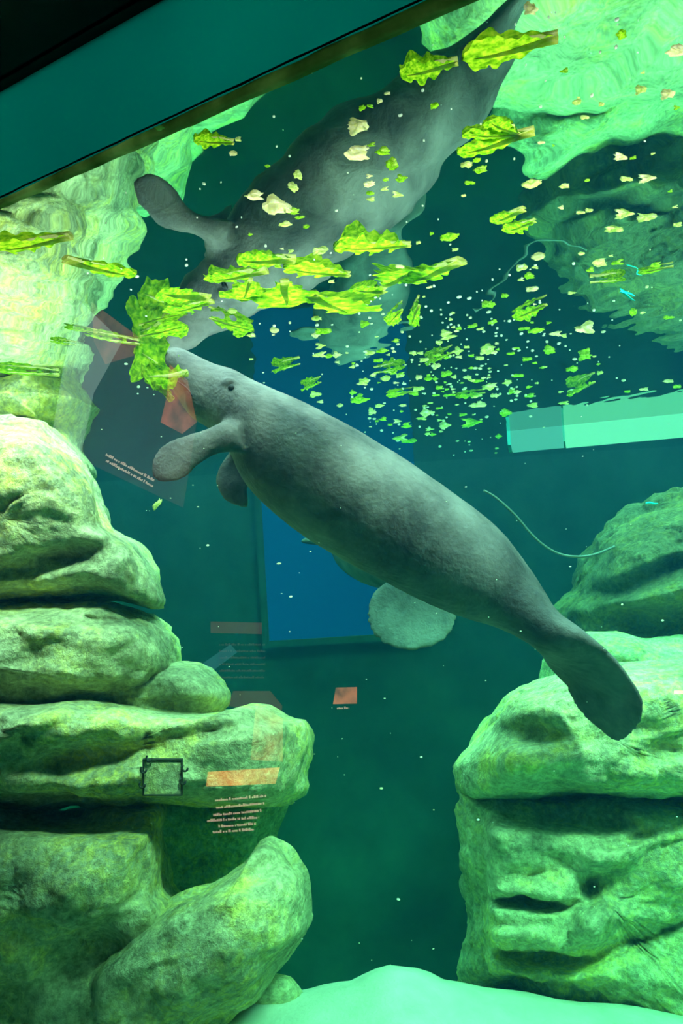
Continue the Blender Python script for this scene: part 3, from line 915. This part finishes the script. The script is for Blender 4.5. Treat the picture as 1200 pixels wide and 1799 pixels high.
LEAVES = [
    (972, 70, 812, 106, 0, 'largest spoon-shaped lettuce leaf with a pale frayed stalk, near the top right', 65, True),
    (800, 112, 703, 134, 1, 'folded lettuce leaf next to the tip of the spoon-shaped leaf at the top', 55, False),
    (932, 234, 803, 272, 3, 'lower blade of the three-fingered lettuce leaf at upper right', 30, True),
    (915, 238, 812, 236, 3, 'middle blade of the three-fingered lettuce leaf at upper right', 28, False),
    (910, 238, 856, 212, 3, 'upper short blade of the three-fingered lettuce leaf at upper right', 25, False),
    (408, 252, 340, 246, 1, 'small oblong lettuce leaf alone near the upper left gasket', 28, False),
    (118, 418, -6, 440, 0, 'ragged lettuce leaf with a creamy stalk at the far left edge', 35, True),
    (120, 459, 238, 486, 3, 'long slim lettuce leaf floating just right of the far left edge leaf', 24, True),
    (715, 432, 586, 436, 4, 'wide ruffled lettuce leaf right of centre above the yellow stalk pieces', 60, False),
    (514, 458, 415, 458, 3, 'lettuce leaf with a broad yellow rib, at the top of the central cluster', 35, True),
    (608, 484, 498, 470, 0, 'pointed lettuce leaf right of the broad-ribbed one in the central cluster', 42, False),
    (464, 478, 362, 494, 1, 'lettuce leaf with its pale stalk turned up right, left of the central cluster', 32, True),
    (440, 495, 425, 528, 4, 'scalloped lettuce leaf tucked under the pale-stalked one', 30, False),
    (362, 524, 276, 514, 3, 'straight ribbed lettuce leaf above the manatee snout', 32, True),
    (370, 532, 292, 550, 1, 'flat lettuce leaf crossing below the straight ribbed leaf', 24, False),
    (250, 590, 330, 572, 4, 'dense curly lettuce leaf just over the manatee snout', 48, False),
    (372, 560, 445, 582, 4, 'frilly lettuce leaf hanging above the manatee forehead', 45, False),
    (500, 498, 503, 540, 2, 'heart-shaped lettuce leaf below the pointed leaf', 50, False),
    (548, 520, 618, 552, 0, 'fan-shaped veined lettuce leaf right of the heart-shaped leaf', 60, False),
    (672, 514, 616, 508, 3, 'creamy yellow lettuce heart piece right of the fan-shaped leaf', 28, True),
    (678, 502, 728, 474, 1, 'curled lettuce piece between the yellow heart piece and the long stalk', 45, False),
    (806, 462, 712, 498, 3, 'long tapering lettuce leaf with a thin stalk pointing up right', 34, True),
    (98, 658, -20, 650, 3, 'thin bright lettuce leaf at the left edge below the others', 22, True),
    (168, 584, 112, 574, 3, 'faint slim lettuce leaf behind the left boulder reflection', 12, False),
    (240, 604, 148, 588, 3, 'yellowish blurred lettuce strip left of the snout', 20, True),
    (132, 606, 88, 600, 3, 'tiny faint lettuce strip near the left boulder', 14, False),
    (1042, 672, 998, 692, 0, 'shell-shaped lettuce leaf above the box light', 34, False),
    (918, 370, 864, 392, 3, 'pale yellow lettuce stalk at mid right', 20, True),
    (938, 390, 886, 408, 1, 'small green leaf directly below the pale stalk at mid right', 25, False),
    (1040, 496, 1100, 490, 3, 'knobbly pale stalk piece at right with upright twigs', 26, True),
    (1180, 468, 1120, 480, 3, 'yellow stalk piece near the right edge', 16, True),
    (958, 536, 902, 560, 1, 'crumpled lettuce piece above the dark middle of the picture', 36, False),
    (792, 620, 750, 638, 2, 'small pointed lettuce leaf over the dark water', 28, False),
    (524, 640, 478, 652, 1, 'small branching leaf above the manatee back', 28, False),
    (722, 688, 678, 696, 0, 'flat dull green leaf just above the manatee back', 16, False),
    (736, 538, 722, 572, 1, 'ragged lettuce shred hanging by the long tapering leaf', 35, False),
    (706, 545, 680, 570, 2, 'crumpled bright shred beside the ragged hanging one', 35, False),
    (562, 672, 532, 684, 2, 'round little leaf just above the manatee neck', 22, False),
    (660, 655, 712, 645, 1, 'loose tattered leaf above the middle of the back', 25, False),
    (850, 690, 800, 698, 1, 'narrow lettuce strip left of the box light', 14, False),
]
for (x0, y0, x1, y1, var, lab, wd, fat) in LEAVES:
    put_leaf(x0, y0, x1, y1, var, lab, wd, fat=fat)
# leaves held in the mouth
for k_, (x0, y0, x1, y1, lab) in enumerate([
        (318, 668, 238, 610, 'bright lettuce leaf clamped in the manatee mouth, tip to the upper left'),
        (300, 700, 262, 640, 'yellow frayed lettuce leaf hanging from the manatee mouth'),
        (325, 655, 250, 660, 'pale-edged lettuce leaf at the lip of the manatee')]):
    a, b = P(x0, y0, 3.40 - .05 * k_), P(x1, y1, 3.30 - .06 * k_)
    X = (b - a); Ls = X.length; X.normalize(); Zv = (-FWD + UP * .5); Y = Zv.cross(X).normalized(); Zv = X.cross(Y)
    M = Matrix((X, Y, Zv)).transposed().to_4x4(); M.translation = a
    o = link('lettuce_leaf', LEAFM[(4, 1, 2)[k_]]); o.matrix_world = M @ Matrix.Diagonal((Ls, Ls * 1.1, Ls, 1))
    tag(o, lab, 'lettuce', 'lettuce leaves in the mouth')
    r_ = bpy.data.objects.new('midrib', RIBFAT); COL.objects.link(r_); r_.parent = o


def chip_mesh(seed, lx, ly, lz):
    rnd = random.Random(seed)
    bm_ = bmesh.new()
    bmesh.ops.create_icosphere(bm_, subdivisions=3, radius=.5)
    sv = Vector((seed * 3.3, seed * 1.7, 0))
    for v in bm_.verts:
        k1 = 1 + .75 * nfrac(v.co * 2.6 + sv, 1, 3)
        v.co = Vector((v.co.x * lx * k1, v.co.y * ly * k1, v.co.z * lz * k1 + .18 * lz * math.sin(v.co.x * 9 + seed)))
    return from_bm('scrap', bm_)


CHIPS = []
for sd in range(8):
    cm = chip_mesh(sd, 1.0, (.75, .4, .6, .3)[sd % 4], (.28, .25, .5, .3)[sd % 4]); CHIPS.append(cm)
CH_G = []
for cm in CHIPS:
    for mt in (CHIP_G, PALE, CHIP_R):
        c2 = cm.copy(); c2.materials.append(mt); c2.polygons.foreach_set('use_smooth', [True] * len(c2.polygons)); CH_G.append(c2)


def where(x, y):
    if y < 420 - .3 * max(0, x - 760) and 420 < x < 860: return 'under the grey manatee reflection'
    if x > 760 and y < 450: return 'in front of the green rock reflected at upper right'
    if x < 470: return 'near the central leaf cluster and the snout'
    if y < 600: return 'over dark water just below the big leaves' if x < 900 else 'over dark water at the right above the box light'
    if x > 860: return 'close above the box light'
    if x > 720: return 'in the dense drift left of the box light'
    return 'close above the back of the manatee'


TONE = ('green', 'creamy', 'pale green')


def put_small(x, y, w):
    mi = random.choice((0, 0, 2, 1, 2))
    sz = 'tiny' if w < 13 else 'small'
    wh = where(x, y)
    return put_chip(x, y, w, random.randrange(8), mi, '%s %s lettuce scrap floating %s' % (sz, TONE[mi], wh), '%s %s lettuce scraps %s' % (sz, TONE[mi], wh))


def put_chip(px, py, wpx, var, mat_i, label, group, heading=None, dz=.001, name='lettuce_scrap', cat='lettuce'):
    c_ = on_z(px, py, WATER_Z - dz)
    w = px_len(wpx, (c_ - EYE).dot(FWD))
    o = bpy.data.objects.new(name, CH_G[var * 3 + mat_i]); COL.objects.link(o)
    h = random.uniform(-.5, .5) if heading is None else heading
    o.location = c_
    o.rotation_euler = (random.uniform(-.3, .3), random.uniform(-.3, .3), h)
    o.scale = (w, w, w * .9)
    tag(o, label, cat, group)
    return o


named_chips = [  # px, py, width px, variant, material, heading, label
    (633, 222, 36, 2, 1, 0, 'creamy star-edged vegetable chunk high in the middle'),
    (625, 270, 46, 0, 1, .3, 'white curled vegetable stem chunk under the star-edged one'),
    (443, 345, 28, 4, 1, 0, 'round creamy chunk left of the tattered pale pieces'),
    (484, 362, 48, 6, 1, .4, 'broad tattered pale piece in the upper middle'),
    (516, 330, 22, 2, 2, 1.4, 'upright curl of pale leaf above the tattered piece'),
    (524, 308, 20, 6, 2, 1.0, 'topmost small pale curl above the tattered piece'),
    (1190, 92, 34, 0, 1, .2, 'creamy chunk at the top right edge of the picture'),
    (935, 18, 26, 2, 1, .6, 'pale shred at the very top of the picture'),
    (1092, 60, 20, 4, 0, 1.2, 'small green shred at the top between two pale ones'),
    (1023, 578, 38, 4, 1, .5, 'bright wedge-shaped creamy chunk over the dark water at right'),
    (936, 322, 28, 0, 2, 0, 'yellow lump alone below the three-fingered leaf'),
    (1140, 314, 32, 1, 1, 0, 'flat pale sliver near the right edge at upper mid height'),
    (1092, 277, 30, 1, 1, .5, 'tilted pale sliver above the flat one at right'),
    (1100, 376, 38, 1, 2, .2, 'long pale stalk sliver at right in front of the reflected rock'),
    (1136, 382, 36, 3, 2, .1, 'thin curved sliver right of the long pale one'),
    (1080, 403, 34, 1, 2, .3, 'pale sliver lying below the long stalk sliver'),
    (565, 442, 26, 4, 2, 0, 'squarish pale green piece on top of the central cluster'),
    (860, 535, 22, 2, 0, .4, 'green shred below the long tapering leaf at right'),
    (670, 268, 22, 4, 0, 0, 'round green bit beside the curled white stem'),
    (690, 290, 28, 6, 0, .8, 'drop-shaped green leaf bit below the round one'),
    (665, 508, 20, 0, 0, 0, 'small green bit at the end of the yellow heart piece'),
    (1112, 548, 20, 2, 0, 1.4, 'upright green shred over the dark water near the right edge'),
    (1030, 625, 26, 2, 0, .5, 'leafy green tuft over the dark water above the shell-shaped leaf'),
    (635, 702, 28, 0, 0, .1, 'yellow-green chunk close above the manatee back'),
    (838, 712, 28, 1, 1, 0, 'bright flat chip left of the box light'),
    (833, 742, 40, 1, 0, .1, 'long green chip beside the end of the box light'),
]
for (x, y, w, v, mi, hd_, lab) in named_chips:
    put_chip(x, y, w, v, mi, lab, 'named vegetable chunks at the surface', hd_)
small = [(412, 270, 18), (418, 246, 12), (280, 225, 14), (650, 325, 18), (650, 340, 16), (700, 343, 22), (705, 314, 18), (675, 333, 14), (650, 310, 14), (500, 395, 18), (540, 398, 14),
         (440, 590, 14), (410, 547, 22), (555, 560, 20), (568, 582, 30), (565, 608, 22), (560, 624, 24), (484, 581, 22), (575, 525, 14), (582, 495, 12), (650, 187, 12), (668, 178, 10), (680, 165, 10), (637, 190, 12),
         (825, 322, 18), (845, 300, 22), (820, 290, 18), (792, 415, 28), (1016, 180, 20), (1027, 207, 16), (1128, 158, 20), (1176, 166, 24), (1190, 190, 14), (1100, 315, 24), (1112, 278, 12), (992, 328, 16),
         (1190, 395, 18), (985, 365, 12), (1035, 370, 16), (950, 450, 30), (940, 470, 12), (918, 470, 18), (930, 485, 18), (888, 520, 12), (935, 508, 22), (1005, 515, 14), (1050, 460, 22), (1082, 462, 22), (1035, 475, 14),
         (782, 586, 18), (790, 592, 26), (805, 577, 10), (830, 573, 18), (858, 614, 26), (820, 610, 12), (828, 625, 12), (866, 567, 14), (940, 580, 22), (920, 578, 18), (975, 587, 22), (990, 590, 14), (965, 615, 24), (908, 612, 10), (910, 660, 20),
         (650, 620, 20), (690, 650, 22), (680, 665, 22), (640, 670, 18), (735, 683, 22), (642, 569, 16), (618, 645, 12), (620, 690, 12), (858, 680, 20), (870, 695, 14), (930, 695, 18), (888, 725, 22), (935, 712, 20), (990, 708, 18), (1003, 687, 14),
         (1175, 558, 18), (1130, 550, 8), (1052, 640, 8), (1055, 655, 10), (1102, 688, 12), (1130, 684, 16), (1190, 680, 12), (1175, 670, 20), (655, 795, 8), (700, 770, 28), (720, 775, 22), (780, 748, 18), (750, 725, 22), (740, 735, 18), (700, 740, 18)]
for (x, y, w) in small:
    put_small(x, y, w)
# many more small scraps, thicker over the dark middle
cnt = 0
while cnt < 175:
    if random.random() < .72:
        x, y = random.gauss(800, 110), random.gauss(690, 75)
        if y > 845 or y < 560 + (x - 600) * 0: continue
    else:
        x, y = random.uniform(430, 1200), random.uniform(60, 700)
    if y < 380 - .42 * x + 60: continue
    if y > 600 and x < 1010 and y > 640 + (x - 440) * .62 - 8 and x < 830: continue    # keep off the back of the manatee
    if x > 880 and y > 690: continue
    if x < 420 or on_z(x, y).y > YB - .4 or not (XL + .2 < on_z(x, y).x < XR - .2): continue
    w = random.choice((6, 7, 8, 10, 12, 15, 18)) * (1.0 if y < 700 else .8)
    put_small(x, y, w)
    cnt += 1

# specks: tiny crumbs at and below the surface, beyond counting
bm = bmesh.new()


def speck(c_, r_):
    M = Matrix.Translation(c_) @ Matrix.Rotation(random.uniform(0, 3), 4, 'Z') @ Matrix.Diagonal((r_ * random.uniform(.8, 2.0), r_ * random.uniform(.7, 1.2), r_ * .7, 1))
    bmesh.ops.create_icosphere(bm, subdivisions=1, radius=1, matrix=M)


for _ in range(400):
    if random.random() < .7:
        x, y = random.gauss(820, 130), random.gauss(660, 90)
    else:
        x, y = random.uniform(150, 1200), random.uniform(0, 700)
    if y > 845 or y < 390 - .42 * x: continue
    c_ = on_z(x, y, WATER_Z - .001)
    if c_.y > YB - .3: continue
    speck(c_, px_len(random.choice((1.2, 1.6, 2.2, 3.0)), (c_ - EYE).dot(FWD)))
for _ in range(90):
    x, y, dd = random.uniform(150, 1200), random.uniform(700, 1700), random.uniform(1.9, 3.0)
    speck(P(x, y, dd), px_len(random.choice((.8, 1.0, 1.4)), dd))
for (x, y) in ((490, 990), (511, 1048), (365, 958), (1093, 1062), (1164, 1090), (840, 1440), (480, 1290), (700, 1580), (670, 1385), (740, 1330)):
    speck(P(x, y, 2.8), px_len(2.6, 2.8))
tag(link('food_crumbs', from_bm('food_crumbs', bm), SPECK), 'countless tiny pale crumbs scattered through the water', 'crumbs', kind='stuff')
# single sinking piece below the flipper
o = bpy.data.objects.new('lettuce_scrap', CH_G[3 * 3 + 2]); COL.objects.link(o)
o.location = P(276, 886, 3.0); o.rotation_euler = (0, -.9, .2); o.scale = (.052, .05, .05)
tag(o, 'single pale sliver sinking below the manatee front flipper', 'lettuce')
# cyan strips drifting
for (x, y, w, lab, dd) in ((1113, 513, 46, 'thin cyan plastic strip at the surface by the right edge', None), (1152, 884, 34, 'small cyan plastic strip against the dim rock at right', 5.0)):
    bm = bmesh.new()
    c_ = on_z(x, y, WATER_Z - .01) if dd is None else P(x, y, dd)
    kk = (c_ - EYE).dot(FWD) / F_PX
    pts = [c_ + RT * (i / 6 - .5) * w * kk + UP * (.003 * math.sin(i)) + FWD * .02 * i for i in range(7)]
    tube_bm(bm, pts, [2.0 * kk * (.5 + .5 * math.sin(i * .5 + .3)) for i in range(7)], 8)
    tag(link('plastic_strip', from_bm('plastic_strip', bm), principled('cyan_strip', (.0, .75, .75), .5)), lab, 'plastic strip')

# ---------------------------------------------------------------- gallery sign reflections painted as glowing clear sheets on the acrylic
def film(name, quad, mat, parent=None, off=-.004, nsub=1):  # thin glowing sheet on the pane, one piece of a painted reflection
    vs_ = [on_pane(x, y, off) for (x, y) in quad] + [on_pane(x, y, off + .002) for (x, y) in quad]
    if parent: vs_ = [v - parent.location for v in vs_]
    n_ = len(quad)
    fs_ = [tuple(range(n_)), tuple(range(n_, 2 * n_))[::-1]] + [(i, i + n_, (i + 1) % n_ + n_, (i + 1) % n_) for i in range(n_)]
    return link(name, mesh(name, vs_, fs_), mat, parent, smooth=False)


ORANGE = reflection_material('orange_reflection', (1.0, .30, .06), .24, 14)
ORANGE_SOFT = reflection_material('soft_orange_reflection', (.9, .25, .12), .025)
BROWN = reflection_material('brown_reflection', (.9, .25, .25), .012)
WHITEF = reflection_material('pale_reflection', (.6, .9, .75), .07)
TEXTM = reflection_material('pale_text_reflection', (1.0, .72, .50), .38)
TEXTDIM = reflection_material('dim_text_reflection', (.8, .5, .4), .035)
BLUEF = reflection_material('pale_blue_reflection', (.15, .6, .65), .045)


def text_lines(parent, lines, mat, h=4.0, seed=1):
    """rows of small word blocks: (x0, y0, x1, y1) baseline ends"""
    rnd = random.Random(seed)
    for (x0, y0, x1, y1) in lines:
        vs_, fs_ = [], []
        L__ = math.hypot(x1 - x0, y1 - y0); s = 0
        ux, uy = (x1 - x0) / L__, (y1 - y0) / L__
        while s < L__:
            w = rnd.uniform(1.6, 3.4)
            if rnd.random() < .2: s += 1.6
            hh = h * rnd.choice((.6, .6, .8, 1.0))
            e = min(s + w, L__)
            q = [(x0 + ux * s, y0 + uy * s), (x0 + ux * e, y0 + uy * e), (x0 + ux * e + uy * hh, y0 + uy * e - ux * hh), (x0 + ux * s + uy * hh, y0 + uy * s - ux * hh)]
            b_ = len(vs_)
            vs_ += [on_pane(a, c, -.006) - parent.location for a, c in q]
            fs_.append((b_, b_ + 1, b_ + 2, b_ + 3))
            s = e + .5
        link('text_line', mesh('text_line', vs_, fs_), mat, parent, smooth=False)


root = empty('sign_reflection', on_pane(215, 720))
tag(root, 'faint painted reflection of a tilted brown and orange sign in the glass beside the manatee snout', 'sign')
film('backing_reflection', [(160, 540), (345, 745), (322, 892), (88, 782), (122, 620)], BROWN, root, -.002)
film('pale_border_reflection', [(140, 528), (215, 600), (165, 690), (140, 808), (88, 782), (112, 640)], WHITEF, root, -.0045)
film('photo', [(160, 530), (244, 592), (235, 625), (185, 640), (165, 600)], reflection_material('pink_reflection', (1, .35, .2), .06, 16), root, -.007)
film('photo', [(298, 640), (330, 668), (346, 742), (320, 762), (282, 742), (292, 700)], reflection_material('orange_photo_reflection', (1, .25, .12), .11, 20), root, -.007)
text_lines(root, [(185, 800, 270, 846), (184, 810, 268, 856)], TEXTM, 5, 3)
root = empty('sign_reflection', on_pane(430, 1350))
tag(root, 'ghostly painted reflection of a sign with an orange band and six text lines over the left ledge', 'sign')
film('photo', [(450, 1235), (497, 1262), (497, 1338), (440, 1335)], reflection_material('yellow_reflection', (1, .45, .12), .10, 30), root, -.0045)
film('header_band_reflection', [(365, 1356), (492, 1348), (484, 1377), (362, 1382)], ORANGE, root, -.0045)
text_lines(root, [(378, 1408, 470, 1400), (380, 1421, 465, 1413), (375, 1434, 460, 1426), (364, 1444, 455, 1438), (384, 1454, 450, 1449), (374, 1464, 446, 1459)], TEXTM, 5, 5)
root = empty('sign_reflection', on_pane(420, 1140))
tag(root, 'very faint painted reflection of a brown sign with thin text rows below the blue window corner', 'sign')
film('header_band_reflection', [(370, 1092), (460, 1094), (460, 1114), (370, 1112)], ORANGE_SOFT, root, -.0045)
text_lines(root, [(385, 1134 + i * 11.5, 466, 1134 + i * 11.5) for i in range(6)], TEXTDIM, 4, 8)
film('footer_photo_reflection', [(410, 1214), (475, 1214), (496, 1240), (494, 1256), (400, 1240)], ORANGE_SOFT, root, -.0045)
tag(film('card_reflection', [(355, 1166), (405, 1132), (417, 1146), (372, 1180)], BLUEF, None, -.008), 'painted reflection of a small tilted pale blue card over the dark water by the left rocks', 'card')
root = empty('sign_reflection', on_pane(606, 1225))
tag(root, 'painted reflection of a tiny orange-brown plaque with one pale line alone in the dark middle', 'sign')
film('photo', [(590, 1208), (627, 1207), (627, 1236), (585, 1237)], reflection_material('plaque_reflection', (1, .32, .14), .17, 30), root, -.0045)
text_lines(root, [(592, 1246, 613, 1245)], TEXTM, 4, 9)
tag(film('card_reflection', [(1184, 1213), (1202, 1213), (1202, 1219), (1184, 1219)], TEXTM, None, -.0045), 'painted reflection of a tiny orange sliver of card at the right picture edge', 'card')
